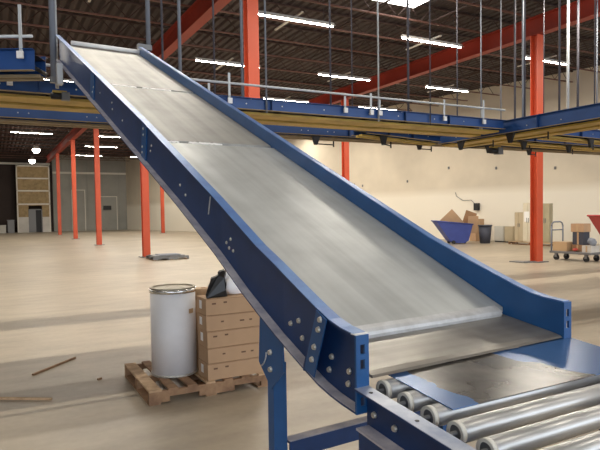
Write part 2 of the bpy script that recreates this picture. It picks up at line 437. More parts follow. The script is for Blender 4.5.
# the left rail stands a little wider at the foot than at the top
def lerp(x, xs, ys):
    if x <= xs[0]: return ys[0]
    for i in range(len(xs) - 1):
        if x <= xs[i + 1]: return ys[i] + (ys[i + 1] - ys[i]) * (x - xs[i]) / (xs[i + 1] - xs[i])
    return ys[-1]
def du(v): return lerp(v, (1.26, 1.8, 2.4, 3.5), (-.10, -.055, -.025, 0))
UI, UR = 1.118, 1.932
def slab(u0, u1, vs, d0, d1):
    """slab lying on the bed plane; u0 follows the left rail"""
    return MB().sweep([[W(u0 + du(v), v, belt(v) + d0), W(u1, v, belt(v) + d0), W(u1, v, belt(v) + d1), W(u0 + du(v), v, belt(v) + d1)] for v in vs])
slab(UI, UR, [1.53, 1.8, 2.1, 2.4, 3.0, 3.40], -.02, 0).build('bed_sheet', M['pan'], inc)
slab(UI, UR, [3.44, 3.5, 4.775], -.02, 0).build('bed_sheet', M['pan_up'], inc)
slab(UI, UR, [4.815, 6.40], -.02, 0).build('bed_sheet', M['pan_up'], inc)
for v in (3.42, 4.796): slab(UI, UR, [v - .05, v + .05], -.045, -.022).build('seam_backing', M['black'], inc)
def ragged(v, ua, ub, w, seed):
    rnd = random.Random(seed); n = 14; secs = []
    for i in range(n + 1):
        u = ua + (ub - ua) * i / n; h = w * rnd.uniform(.35, 1) * (1 if 0 < i < n else .2); o = rnd.uniform(-.2, .2) * w
        z0, z1 = belt(v + o - h) - .008, belt(v + o + h) - .008
        secs.append([W(u, v + o - h, z0), W(u, v + o + h, z1), W(u, v + o + h, z1 + .010), W(u, v + o - h, z0 + .010)])
    return MB().sweep(secs).build('seam_lacing', M['paper'], inc)
ragged(3.418, 1.33, 1.56, .020, 1); ragged(3.42, 1.16, 1.27, .010, 4); ragged(4.796, 1.20, 1.42, .018, 2); ragged(4.796, 1.47, 1.72, .015, 3)
# rounded lower lip of the bed
sec = lambda u: [W(u, 1.545, 1.2575), W(u, 1.522, 1.2485), W(u, 1.510, 1.240), W(u, 1.506, 1.229), W(u, 1.510, 1.217), W(u, 1.524, 1.211), W(u, 1.55, 1.215)]
MB().sweep([sec(UI - .065), sec(1.90)]).build('end_lip', M['lip'], inc)
# transition plate down to the rollers with folded lower lip
sec = lambda u: [W(u, 1.56, 1.226), W(u, 1.295, 1.184), W(u, 1.272, 1.178), W(u, 1.264, 1.172), W(u, 1.272, 1.170), W(u, 1.30, 1.174), W(u, 1.56, 1.216)]
MB().sweep([sec(UI - .085), sec(UR)]).build('transition_plate', M['trans'], inc)

# side rails: C channels opening outward with a curved lower end
ST = [(1.268, 1.302, 1.078), (1.345, 1.309, 1.083), (1.41, 1.322, 1.090), (1.482, 1.345, 1.103), (1.60, 1.388, 1.137), (1.70, 1.425, 1.168), (1.80, 1.463, 1.200)]
ST += [(v, belt(v) + .082, belt(v) - d) for v, d in ((1.95, .178), (2.1, .182), (2.4, .175), (2.9, .172), (3.5, .185))]
ST2 = [(v, belt(v) + .082, belt(v) - .182) for v in (3.5, 5.0, 6.45)]
def chan(ui, uo, st, flare=True):
    s = 1 if uo > ui else -1; k = .006
    out = []
    for v, zt, zb in st:
        e = du(v) if flare else 0
        out.append([W(ui + e, v, zt), W(uo + e, v, zt), W(uo + e, v, zt - k), W(ui + e + s * k, v, zt - k), W(ui + e + s * k, v, zb + k), W(uo + e, v, zb + k), W(uo + e, v, zb), W(ui + e, v, zb)])
    return MB().sweep(out)
LI, LO, RI, RO = 1.115, 1.070, 1.935, 1.980
railL = chan(LI, LO, ST + ST2[1:]).build('side_rail', M['blue_shade'], inc); railL['label'] = 'left rail, blue with its shade painted in'
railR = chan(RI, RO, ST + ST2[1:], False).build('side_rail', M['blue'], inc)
# lighter blue top lip and dusty bottom flange of the left rail
def strip(u0, u1, st, top, dz0, dz1, m, nm, par):
    secs = []
    for v, zt, zb in st:
        z = zt if top else zb + .006
        e = du(v) if u0 < 1.5 else 0
        secs.append([W(u0 + e, v, z + dz0), W(u1 + e, v, z + dz0), W(u1 + e, v, z + dz1), W(u0 + e, v, z + dz1)])
    return MB().sweep(secs).build(nm, m, par)
M['lipblue'] = mat('worn light blue edge', (.10, .24, .52), .35, .1, .0, 10, (.06, .16, .42))
strip(LO, LI, ST + ST2[1:], True, 0, .003, M['lipblue'], 'top_flange', railL)
strip(RI + .004, RO, ST + ST2[1:], True, 0, .003, M['lipblue'], 'top_flange', railR)
strip(LO, LI - .008, ST + ST2[1:], False, 0, .002, M['dust'], 'dusty_flange', railL)
# end flanges with bolt slots
def flange(u0, u1, par):
    v0, v1 = 1.260, 1.268; zt, zb = 1.302, 1.078; c = (u0 + u1) / 2; w = .008
    t = MB(); f = lambda a, z0, b, z1: t.box((a, v0, z0), (b, v1, z1), W)
    f(min(u0, u1), zb, c - w, zt); f(c + w, zb, max(u0, u1), zt)
    zs = [zb, 1.10, 1.125, 1.205, 1.232, 1.248, 1.275, zt]
    for i in range(0, 8, 2): f(c - w, zs[i], c + w, zs[i + 1])
    return t.build('end_flange', M['blue'], par)
flange(LO - .10, LI - .10, railL); flange(RI, RO, railR)
MB().box((LO - .10, 1.262, 1.3025), (LI - .10, 1.285, 1.3055), W).build('worn_cap', M['paper'], railL)
def side_plate(pts, th, m, nm, par, off=.006):
    return MB().sweep([[W(LI + du(p[0]) - off, *p) for p in pts], [W(LI + du(p[0]) - off - th, *p) for p in pts]]).build(nm, m, par)
side_plate([(1.563, 1.138), (1.500, 1.125), (1.415, 1.322), (1.478, 1.344)], .004, M['blue'], 'splice_plate', railL, .047)
side_plate([(1.574, 1.135), (1.568, 1.130), (1.478, 1.342), (1.484, 1.345)], .045, M['blue_shade'], 'stiffener', railL, .006)
side_plate([(3.66, 2.02), (3.57, 1.98), (3.53, 2.21), (3.62, 2.25)], .008, M['blue'], 'splice_plate', railL)
side_plate([(5.06, 2.62), (4.94, 2.57), (4.88, 2.80), (5.0, 2.85)], .008, M['blue'], 'splice_plate', railL)
BOLTS = [(1.450, 1.318), (1.462, 1.285), (1.490, 1.225), (1.506, 1.182), (1.676, 1.273), (1.739, 1.253), (1.651, 1.217), (1.454, 1.196), (1.47, 1.151), (1.352, 1.174), (1.358, 1.135), (4.915, 2.70), (4.956, 2.67), (4.727, 2.62), (4.368, 2.483), (4.362, 2.435), (4.097, 2.313), (3.593, 2.19), (3.597, 2.152), (3.624, 2.08), (3.63, 2.045), (3.482, 2.039), (3.459, 2.069), (2.949, 1.803), (2.869, 1.748), (2.293, 1.535), (2.341, 1.518), (2.265, 1.485), (2.311, 1.495)]
for i, (v, z) in enumerate(BOLTS):
    u = LI + du(v) - .006 - (.045 if i < 4 else .008 if i in (11, 12, 17, 18, 19, 20) else 0)
    big = i < 11
    t = MB().cyl(W(u + .002, v, z), W(u - (.008 if big else .005), v, z), .011 if big else .009, .008 if big else .006, n=10)
    t.build('bolt', M['zinc'], railL)
side_plate([(2.550, 1.645), (2.562, 1.645), (2.535, 1.73), (2.52, 1.73)], .0008, M['tubelight'], 'paint_scratch', railL)

# cross ties below the bed
for v in (2.1, 3.3, 4.6, 5.9):
    z = belt(v) - .13
    MB().box((LI, v - .03, z - .03), (RI, v + .03, z + .03), W).build('cross_tie', M['blue_shade'], inc)
# pale bar across the top
MB().cyl(W(1.22, 6.40, belt(6.4) + .028), W(1.985, 6.40, belt(6.4) + .028), .024, n=14).build('head_bar', M['paper'], inc)
MB().cyl(W(UI, 6.46, belt(6.4) - .06), W(UR, 6.46, belt(6.4) - .06), .06, n=18).build('head_pulley', M['greydark'], inc)
# adjustable pivot brackets and legs
for (u, ul, s) in ((1.040, 1.045, -1), (1.988, 2.0, 1)):
    br = MB().sweep([[W(u, *p) for p in ((1.95, 1.265), (1.965, 1.07), (1.868, .985), (1.775, 1.07), (1.78, 1.19))], [W(u + s * .006, *p) for p in ((1.95, 1.265), (1.965, 1.07), (1.868, .985), (1.775, 1.07), (1.78, 1.19))]]).build('pivot_bracket', M['blue'], inc)
    for p in ((1.868, 1.125), (1.868, 1.06)):
        MB().cyl(W(u, *p), W(u + s * .016, *p), .012, .009, n=10).build('bolt', M['zinc'], br)
    t = MB(); q = []
    for k in range(7):
        a = math.radians(185 + k * 10); q.append(W(u + s * .007, 1.975 + .075 * math.cos(a) , 1.125 + .075 * math.sin(a)))
    t.tube(q, .003, n=6); t.build('slot', M['tubelight'], br)
    a, b = (u, u + .057) if s < 0 else (u - .057, u)
    lg = MB().box((a, 1.862, .0), (a + .006, 1.907, 1.08), W).box((a + .006, 1.862, 0), (b, 1.868, 1.08), W).box((b - .006, 1.868, 0), (b, 1.907, 1.08), W).build('leg', M['blue'], inc)
    MB().box((a - .04, 1.83, 0), (b + .04, 1.94, .008), W).build('foot', M['blue_shade'], lg)
cb = MB().box((1.108, 1.862, .70), (1.945, 1.868, .765), W).box((1.108, 1.868, .759), (1.945, 1.915, .765), W).build('cross_brace', M['blue_shade'], inc)
MB().box((1.112, 1.865, .765), (1.94, 1.914, .768), W).build('dust_layer', M['dust'], cb)
# hanging posts at the upper end
for (u, v, zb, r, m) in ((1.025, 6.3, 3.02, .030, 'tube'), (1.095, 6.55, 3.0, .018, 'tubelight'), (2.06, 6.45, 3.5, .026, 'tube')):
    MB().cyl(W(u, v, zb), W(u, v, 7.95), r, n=12).build('hanger_post', M[m], inc)
MB().box((.99, 6.27, 3.0), (1.115, 6.33, 3.06), W).build('post_bracket', M['greydark'], inc)
MB().box((1.935, 6.42, 3.5), (2.09, 6.48, 3.56), W).build('post_bracket', M['greydark'], inc)
MB().box((1.0, 5.95, 2.92), (1.05, 6.02, 3.12), W).build('conduit_box', M['tubelight'], inc)

# ------------------------------------------------------------------ roller conveyor at the foot
BY = math.radians(3); SL = math.tan(math.radians(5.5))
def Bd(s, t, h):
    """s across from the left roller ends, t towards the viewer, h above the roller axes"""
    u = 1.063 + s * math.cos(BY) - t * math.sin(BY); v = 1.262 - s * math.sin(BY) * 1. - t * math.cos(BY)
    return W(u, v, 1.131 - t * SL + h)
rc = thing('roller_conveyor', W(1.5, .9, 0), 'blue framed gravity roller conveyor at the foot of the incline', 'conveyor')
RW, NR, PT = .82, 11, .097
def bbox(t, s0, t0, h0, s1, t1, h1):
    return t.quadbox([Bd(s0, t0, h0), Bd(s1, t0, h0), Bd(s1, t1, h0), Bd(s0, t1, h0), Bd(s0, t0, h1), Bd(s1, t0, h1), Bd(s1, t1, h1), Bd(s0, t1, h1)])
TE = 1.15
for (a, b, s) in ((-.100, -.050, -1), (RW + .050, RW + .100, 1)):
    t = MB(); i = b if s < 0 else a
    bbox(t, a, .004, .018, b, TE, .023)                                  # top flange
    w0, w1 = (b - .006, b) if s < 0 else (a, a + .006)
    bbox(t, w0, .004, -.085, w1, TE, .018)
    o = t.build('side_rail', M['blue_shade'], rc)
    t = MB(); bbox(t, a + .001, .005, .023, b, TE, .0245); t.build('worn_top', M['railtop'], o)
    t = MB(); c0, c1 = (a, b) if s < 0 else (a, b)
    bbox(t, c0, .012, -.091, c1, TE, -.085); f = t.build('bottom_flange', M['dust'], o)
    for k in range(6):
        tt = .05 + k * .19
        MB().cyl(Bd((a + b) / 2, tt, .0235), Bd((a + b) / 2, tt, .0252), .006, n=10).build('bolt_hole', M['black'], o)
    for tt in (.04, .13, .33, .7):
        e = b - .006 if s < 0 else a + .006
        MB().cyl(Bd(e - s * .002, tt, -.045), Bd(e + s * .007, tt, -.045), .011, .008, n=8).build('bolt', M['zinc'], o)
    t = MB(); i0, i1 = (b, b + .075) if s < 0 else (a - .075, a)
    bbox(t, i0, .004, -.060, i1, TE, -.055); t.build('gap_shade_ledge', M['blue_shade'], o)  # dark ledge added for the shade between rail and rollers
# stand below
for (a, b) in ((-.097, -.050), (RW + .050, RW + .097)):
    t = MB(); bbox(t, a, .02, -.25, b, TE, -.0915); t.build('stand_beam', M['blue_shade'], rc)
    for tt in (.62, 1.1):
        p0 = Bd((a + b) / 2, tt, 0)
        MB().box((p0.x - .03, p0.y - .03, 0), (p0.x + .03, p0.y + .03, p0.z - .24)).build('leg', M['blue_shade'], rc)
rollers = []
for k in range(NR):
    t0 = k * PT
    if k == 0:
        r = MB().cyl(Bd(.012, t0, 0), Bd(RW - .012, t0, 0), .0285, n=28, caps=True).build('roller', M['rollersteel'], rc, tuple(Bd(0, t0, 0)))
        MB().ring(Bd(0, t0, 0), (Bd(1, t0, 0) - Bd(0, t0, 0)), .029, .0205, .014, 28).build('end_cap', M['white_cap'], r)
        MB().ring(Bd(RW, t0, 0), (Bd(0, t0, 0) - Bd(1, t0, 0)), .029, .0205, .014, 28).build('end_cap', M['white_cap'], r)
        MB().cyl(Bd(-.04, t0, 0), Bd(RW + .04, t0, 0), .0065, n=8).build('axle', M['greydark'], r)
        MB().cyl(Bd(.004, t0, 0), Bd(.010, t0, 0), .0205, n=20).build('bearing', M['greydark'], r)
        base = r
    else:
        c = base.copy(); COL.objects.link(c); c.parent = rc; c.location = base.location + (Bd(0, t0, 0) - Bd(0, 0, 0))
        for ch in base.children:
            d = ch.copy(); COL.objects.link(d); d.parent = c

# loose plate lying on the rollers
org = Bd(.042, .243, .0297)
ex = (Bd(1, 0, 0) - Bd(0, 0, 0)).normalized(); ey = (Bd(0, -1, 0) - Bd(0, 0, 0)).normalized(); ez = ex.cross(ey)
t = MB(); t.box((0, 0, 0), (.868, .288, .003))
pl = t.build('steel_plate', M['plate'], None, (0, 0, 0), bevel=.001)
pl.matrix_world = Matrix(((ex.x, ey.x, ez.x, org.x), (ex.y, ey.y, ez.y, org.y), (ex.z, ey.z, ez.z, org.z), (0, 0, 0, 1)))
tag(pl, 'loose steel plate with scratched blue film lying across the rollers', 'steel plate')

# ------------------------------------------------------------------ overhead conveyors
def gen_rail(t, a, b, side, z0, z1, fl=.045, k=.006):
    """C channel from a to b (xy) opening to 'side' (+1 left of direction)"""
    a = Vector(a); b = Vector(b); d = (b - a).normalized(); n = Vector((-d.y, d.x)) * side
    def P(p, o, z): q = p + n * o; return (q.x, q.y, z)
    prof = [(0, z1), (fl, z1), (fl, z1 - k), (k, z1 - k), (k, z0 + k), (fl, z0 + k), (fl, z0), (0, z0)]
    return t.sweep([[P(a, o, z) for o, z in prof], [P(b, o, z) for o, z in prof]])
def overhead(label, a, b, width, z0, z1, slope_n=1, guard='yellow', guide=True, hangers=(), posts=(), brackets=(), joints=(), guide_h=.17):
    a = Vector(a); b = Vector(b); d = (b - a).normalized(); n = Vector((-d.y, d.x)) * slope_n; L = (b - a).length
    c = (a + b) / 2
    root = thing('overhead_conveyor', (c.x, c.y, z0), label, 'conveyor', 'overhead conveyor lines')
    def P(s, o, z): q = a + d * s + n * o; return (q.x, q.y, z)
    def bx(t, s0, o0, za, s1, o1, zb): return t.quadbox([P(s0, o0, za), P(s1, o0, za), P(s1, o1, za), P(s0, o1, za), P(s0, o0, zb), P(s1, o0, zb), P(s1, o1, zb), P(s0, o1, zb)])
    for o in (0, width):
        t = MB()
        out = -.05 if o == 0 else .05
        e = .006 if o == 0 else -.006
        bx(t, 0, min(o, o + e), z0, L, max(o, o + e), z1); bx(t, 0, min(o, o + out), z1 - .006, L, max(o, o + out), z1)
        r = t.build('side_rail', M['blue_oh'], root)
        t = MB(); bx(t, 0, min(o, o + out), z0, L, max(o, o + out), z0 + .006); t.build('bottom_flange', M['tan'], r)  # blue flange coloured tan for light bouncing off the floor
        for s in joints:
            t = MB(); bx(t, s - .006, min(o, o + out) , z0 + .006, s + .006, max(o, o + out), z1 - .006); t.build('joint_flange', M['blue_shade'], r)
        if o == 0:
            rnd = random.Random(int(L * 100)); s = .5
            while s < L - .3:
                for q in range(rnd.randint(1, 3)):
                    t = MB().cyl(P(s + q * .07, 0, z0 + .08 + (q % 2) * .07), P(s + q * .07, -.008, z0 + .08 + (q % 2) * .07), .010, n=6); t.build('bolt', M['tubelight'], r)
                s += rnd.uniform(.5, .95)
    t = MB(); bx(t, 0, .01, z1 - .05, L, width - .01, z1 - .04); t.build('belt', M['black'], root)
    t = MB(); bx(t, 0, .10, z0 - .035, L, width * .52, z0 - .005); t.build('return_guard', M[guard], root)
    t = MB(); bx(t, 0, width * .62, z0 - .05, L, width - .06, z0 - .01); t.build('chain_guard', M[guard], root)
    s = .6; rr = None
    while s < min(L, 15):
        if rr is None: rr = MB().cyl(P(s, .01, z0 + .03), P(s, width - .01, z0 + .03), .02, n=8).build('return_roller', M['black'], root); s00 = s; l0 = rr.location.copy()
        else:
            c_ = rr.copy(); COL.objects.link(c_); c_.parent = root; c_.location = l0 + Vector((d.x, d.y, 0)) * (s - s00)
        s += .75
    if guide:
        t = MB().cyl(P(0, -.03, z1 + guide_h), P(L, -.03, z1 + guide_h), .016, n=8); t.build('guide_rail', M['tubelight'], root)
    for s, zt in posts:
        t = MB(); bx(t, s - .014, -.05, z1 - .05, s + .014, -.035, z1 + zt); t.build('guide_post', M['tubelight'], root)
        t = MB(); bx(t, s - .03, -.075, z1 - .1, s + .03, -.05, z1 - .03); t.build('post_clamp', M['paper'], root)
    for s, o, r, m in hangers:
        t = MB().cyl(P(s, o, z0 - .03), P(s, o, 7.95), r, n=8); t.build('hanger_rod', M[m], root)
    for s in brackets:
        t = MB().sweep([[P(s - .09, 0, z0), P(s + .09, 0, z0), P(s + .02, 0, z0 - .17), P(s - .03, 0, z0 - .17)], [P(s - .09, .05, z0), P(s + .09, .05, z0), P(s + .02, .05, z0 - .17), P(s - .03, .05, z0 - .17)]])
        q = t.build('drop_bracket', M['black'], root)
        MB().cyl(P(s, .02, z0 - .15), P(s + .55, .3, z0 - .12), .012, n=6).cyl(P(s + .55, .3, z0 - .16), P(s + .55, .3, z0), .014, n=6).build('tie_rod', M['black'], q)
    return root
# near line crossing behind the incline top; s = X - (-6)
ZA0, ZA1 = 2.97, 3.19
def sA(x): return x + 6
overhead('overhead blue conveyor line crossing just behind the incline top, pale guide tube above', (-6, 7.16), (7.87, 7.16), .85, 3.035, 3.19,
         hangers=[(7.91, -.03, 0.014, 'tubedark'), (8.13, -.03, 0.022, 'tube'), (8.92, .9, 0.014, 'tubedark'), (9.36, .9, 0.022, 'tube'), (9.32, -.03, 0.014, 'tube'), (10.91, .9, 0.016, 'tubedark'), (11.33, .9, 0.011, 'tubedark'), (11.19, -.03, 0.013, 'tubelight'), (12.51, .9, 0.02, 'tubedark'), (12.20, -.03, 0.01, 'tubedark')],
         posts=[(sA(2.50), .14), (sA(2.78), .30), (sA(4.58), .14), (sA(5.04), .22), (sA(5.2), .14), (sA(6.48), .24), (sA(7.35), .3), (sA(.2), .14), (sA(1.2), .14)],
         joints=[sA(x) for x in (-2, 0.5, 3.4, 5.7, 6.6)], brackets=[])
overhead('lower looking overhead blue conveyor line running behind the near one, brackets hanging below', (-6, 9.22), (16, 9.22), .35, 3.06, 3.255, guide=False, guard='tan',
         hangers=[(15.12, .38, 0.014, 'tubedark'), (15.84, .38, 0.014, 'tube'), (16.47, .38, 0.012, 'tube'), (16.93, .38, 0.024, 'tubedark'), (17.20, .38, 0.026, 'tube'), (17.93, .38, 0.012, 'tubedark'), (18.82, .38, 0.034, 'tubelight'), (19.20, .38, 0.03, 'tubedark'), (19.96, .38, 0.018, 'tube')],
         posts=[], joints=[sA(x) for x in (0, 3, 6, 9)], brackets=[sA(5.3), sA(7.75), sA(9.7), sA(11.0)])
# line at right running towards the viewer
overhead('overhead blue conveyor spur at right running lengthwise above the cream wall', (7.95, 8.9), (7.95, 2.5), .8, ZA0, ZA1, 1, guard='yellow', guide=False,
         hangers=[(1.4, .85, .016, 'tubedark')], posts=[(1.2, .28)], joints=[1.0, 2.4], brackets=[.6, 1.8])
# short angled spur at the left
overhead('short angled overhead spur left of the incline top, with white topped posts', (-.8, 6.84), (.40, 6.22), .26, 3.07, 3.28, guard='tan', guide=True, guide_h=.12,
         hangers=[], posts=[(1.24, .42)], joints=[.8])
overhead('narrow low transfer conveyor between the two overhead lines, left of the red column', (5.7, 8.2), (7.85, 8.75), .3, 2.99, 3.10, guide=False, guard='yellow', joints=[.6, 1.3], brackets=[.5])
overhead('narrow low transfer conveyor beyond the lengthwise spur, before the red column', (8.85, 8.1), (13.5, 8.35), .5, 3.02, 3.15, guide=False, guard='yellow', joints=[1, 2, 3], brackets=[.7, 2.2])
overhead('branch conveyor joining the lengthwise spur at right, yellow guard under it', (8.85, 6.9), (12.5, 7.2), .4, 2.96, 3.12, guide=False, guard='yellow', joints=[.8, 1.6, 2.4], brackets=[1.2, 2.3], hangers=[(.8, .42, .02, 'tubedark'), (2.0, .42, .014, 'tubedark')])
# drive units under the junction
for (x, y, l) in ((.66, 6.82, 'dark motor hanging beside the hanger post at the top of the incline'), (9.2, 8.62, 'dark drive motor hung under the overhead junction at right')):
    r = thing('drive_motor', (x, y, 2.7), l, 'motor', 'conveyor drive motors')
    q = .36 if x < 3 else .6; dz = .22 if x < 3 else .12
    f = lambda a, b, c: (x + a * q, y + b * q, 2.74 + dz + c * q)
    MB().cyl(f(-.2, 0, 0), f(.15, 0, 0), .10 * q, n=16).build('motor_body', M['black'], r)
    MB().box((.1, -.11, -.12), (.33, .11, .12), f).build('gearbox', M['greydark'], r)
    MB().box((-.15, -.08, .09), (.25, .08, .16), f).build('mounting_foot', M['yellow'], r)

# ------------------------------------------------------------------ pallet, drum, cartons
def pallet(x0, y0, w, d, z0, label, board_m, n_top=7, group=None):
    r = thing('wooden_pallet', (x0 + w / 2, y0 + d / 2, z0), label, 'pallet', group)
    for k in range(n_top):
        bw = .085 if k not in (0,) else .11
        x = x0 + (w - .09) * k / (n_top - 1)
        MB().box((x, y0, z0 + .112), (x + bw, y0 + d, z0 + .13)).build('deck_board', M[board_m if k % 3 or board_m == 'greydark' else 'wood_light'], r, bevel=.002)
    for k in range(3):
        yy = y0 + (d - .04) * k / 2
        nt = MB()
        for (a, b, zb) in ((0, .16, .016), (.16, .40, .06), (.40, .70, .016), (.70, .94, .06), (.94, 1., .016)):
            nt.box((x0 + w * a, yy, z0 + zb), (x0 + w * b, yy + .04, z0 + .112))
        nt.build('stringer', M['wood' if board_m != 'greydark' else 'greydark'], r)
    for k in range(3):
        x = x0 + (w - .1) * k / 2
        MB().box((x, y0, z0), (x + .1, y0 + d, z0 + .016)).build('bottom_board', M['wood'], r)
    return r
PX, PY = 1.125, 4.90
pallet(PX, PY, 1.12, 1.05, 0, 'weathered wooden pallet carrying the white drum and the stacked cartons', 'wood')
dx, dy = 1.585, 5.86 - .05
# drum stands towards the back left of the pallet
dr = thing('fibre_drum', (dx, dy, .13), 'tall white fibre drum with tan lid and metal locking ring on the pallet', 'drum')
dx, dy = 1.485, 5.385
dr.location = (dx, dy, .13)
R0 = .212
DB, DT = .13, .945
t = MB(); t.cyl((dx, dy, DB), (dx, dy, DT), R0, n=48); t.build('body', M['drum'], dr)
MB().ring((dx, dy, DT - .035), (0, 0, 1), R0 + .008, R0 - .01, .035, 48).build('locking_ring', M['chrome'], dr)
MB().cyl((dx, dy, DT - .005), (dx, dy, DT + .004), R0 - .008, n=48).ring((dx, dy, DT + .003), (0, 0, 1), R0 + .002, R0 - .022, .012, 48).build('lid', M['drumlid'], dr)
MB().ring((dx, dy, DB), (0, 0, 1), R0 + .004, R0 - .01, .02, 48).build('bottom_ring', M['zinc'], dr)
a0 = -.95
MB().sweep([[(dx + math.cos(a0 - .15 + .05 * k) * (R0 + o), dy + math.sin(a0 - .15 + .05 * k) * (R0 + o), zz) for o, zz in ((-.002, .715), (.002, .715), (.002, .757), (-.002, .757))] for k in range(7)]).build('label', M['tape'], dr)

BX0, BX1, BY0, BY1 = 1.665, 2.225, 4.93, 5.20
hs = [.155, .14, .155, .145, .155]
z = .13
names = ['bottom carton of the stack on the pallet', 'second carton from the bottom of the pallet stack', 'middle carton of the pallet stack', 'fourth carton up, just below the top of the pallet stack', 'top carton of the pallet stack, bags lying on it']
for k, h in enumerate(hs):
    jx = random.uniform(-.006, .006); jy = random.uniform(-.006, .006)
    r = thing('carton', ((BX0 + BX1) / 2, (BY0 + BY1) / 2, z), 'brown cardboard ' + names[k], 'cardboard box', 'brown cartons stacked beside the drum')
    a = (BX0 + jx, BY0 + jy, z + .0005); b = (BX1 + jx, BY1 + jy, z + h - .002)
    MB().box(a, b).build('body', M['card'], r, bevel=.004)
    MB().box((a[0] + .003, a[1] - .0008, z + h * .93), (b[0] - .003, a[1] + .001, z + h * .955)).build('flap_edge', M['card_dark'], r)
    xs = [(.10, .17, .62), (.30, .36, .66)] if k % 2 == 0 else [(.25, .30, .5), (.58, .66, .45), (.75, .80, .45)]
    for (f0, f1, fz) in xs:
        w = BX1 - BX0
        MB().box((a[0] + w * f0, a[1] - .0008, z + h * fz), (a[0] + w * f1, a[1] + .001, z + h * (fz + .10))).build('print_mark', M['print'], r)
    if k in (0, 2, 3, 4):
        MB().box((a[0] - .0008, a[1] + .12, z + h * .3), (a[0] + .001, a[1] + .19, z + h * .8)).build('shipping_label', M['paper'], r)
    z += h
ZT = z
# second row of cartons behind, short
r = thing('carton', (1.94, 5.56, .13), 'brown cardboard carton behind the stack, half hidden by the drum', 'cardboard box')
MB().box((1.72, 5.30, .131), (2.2, 5.83, .80)).build('body', M['card'], r, bevel=.004)
MB().box((1.92, 5.298, .3), (1.98, 5.30, .79)).build('tape_strip', M['tape'], r)
r = thing('paper_roll', (1.80, 5.42, .80), 'round pale tan roll end showing between drum and cartons', 'roll')
MB().cyl((1.80, 5.42, .801), (1.80, 5.42, .915), .085, n=28).build('roll_body', M['wood_light'], r)
MB().cyl((1.80, 5.42, .915), (1.80, 5.42, .918), .025, n=16).build('core', M['card_dark'], r)
# bags on the top carton
def bag(name, c, r, sx, sy, sz, seed, m, label):
    t = MB().blob((c[0], c[1], c[2]), r, sx, sy, sz, .5, seed, 4, 2.2)
    for v in t.bm.verts:
        if v.co.z < ZT + .001: v.co.z = ZT + .001
    return tag(t.build(name, M[m], None, (c[0], c[1], ZT + .001), smooth=True), label, 'bag')
t = MB()
pts = [(1.69, .0), (1.675, .03), (1.705, .07), (1.70, .11), (1.735, .16), (1.73, .18), (1.77, .19), (1.80, .205), (1.81, .235), (1.85, .245), (1.88, .23), (1.86, .18), (1.885, .12), (1.87, .06), (1.89, 0)]
t.sweep([[(x - .02 + (.012 if i % 2 else 0), 4.945 + .012 * (i % 3), ZT + .001 + zz * .97) for i, (x, zz) in enumerate(pts)],
         [(x + .005 * (i % 2), 4.985, ZT + .001 + zz * 1.03) for i, (x, zz) in enumerate(pts)],
         [(x + .01, 5.015 - .006 * (i % 2), ZT + .001 + zz * .85) for i, (x, zz) in enumerate(pts)]])
tag(t.build('black_plastic_bag', M['blackbag'], None, (1.85, 5.0, ZT)), 'crumpled black plastic bag slumped on the top carton', 'bag')
bag('white_plastic_bag', (2.02, 5.115, ZT + .075), .13, 1.0, .5, 1.0, 11, 'whitebag', 'stuffed white plastic bag on the top carton beside the black one')

# scraps on the floor
def scrap(name, a, b, r, m, label, w=None):
    a = Vector(a); b = Vector(b); d = (b - a).normalized(); n = Vector((-d.y, d.x, 0)) * r
    k = MB().quadbox([a - n, b - n * .8, b + n, a + n * .7, a - n + Vector((0, 0, .018)), b - n * .8 + Vector((0, 0, .02)), b + n + Vector((0, 0, .015)), a + n * .7 + Vector((0, 0, .018))])
    return tag(k.build(name, M[m], None, tuple((a + b) / 2)), label, 'scrap')
scrap('wood_stick', (.30, 6.48, .001), (.77, 7.0, .001), .016, 'wood', 'dark wooden stick lying slantwise on the open floor')
scrap('wood_scrap', (-.02, 5.8, .001), (.40, 5.53, .001), .018, 'wood_light', 'pale split wood slat lying flat near the lower left')
scrap('wood_chip', (.86, 5.95, .001), (.9, 5.97, .001), .012, 'wood', 'tiny dark wood chip on the floor left of the pallet')

# far pallet with flat scrap
pallet(4.93, 20.3, 1.3, 1.1, 0, 'dark low pallet of flat scrap at the foot of an orange column', 'greydark')
for k, (x0, y0, w, d, zz, m, l) in enumerate(((4.98, 20.32, 1.1, .95, .131, 'greydark', 'flat grey board lying lowest on the far scrap pallet'), (5.2, 20.4, .75, .7, .162, 'tube', 'small lighter flat board on top of the far scrap pallet'))):
    o = MB().box((x0, y0, zz), (x0 + w, y0 + d, zz + .03)).box((x0 + .1, y0 + .1, zz + .03), (x0 + .16, y0 + d - .1, zz + .031)).build('scrap_sheet', M[m], None, (x0 + w / 2, y0 + d / 2, zz)); tag(o, l, 'board')

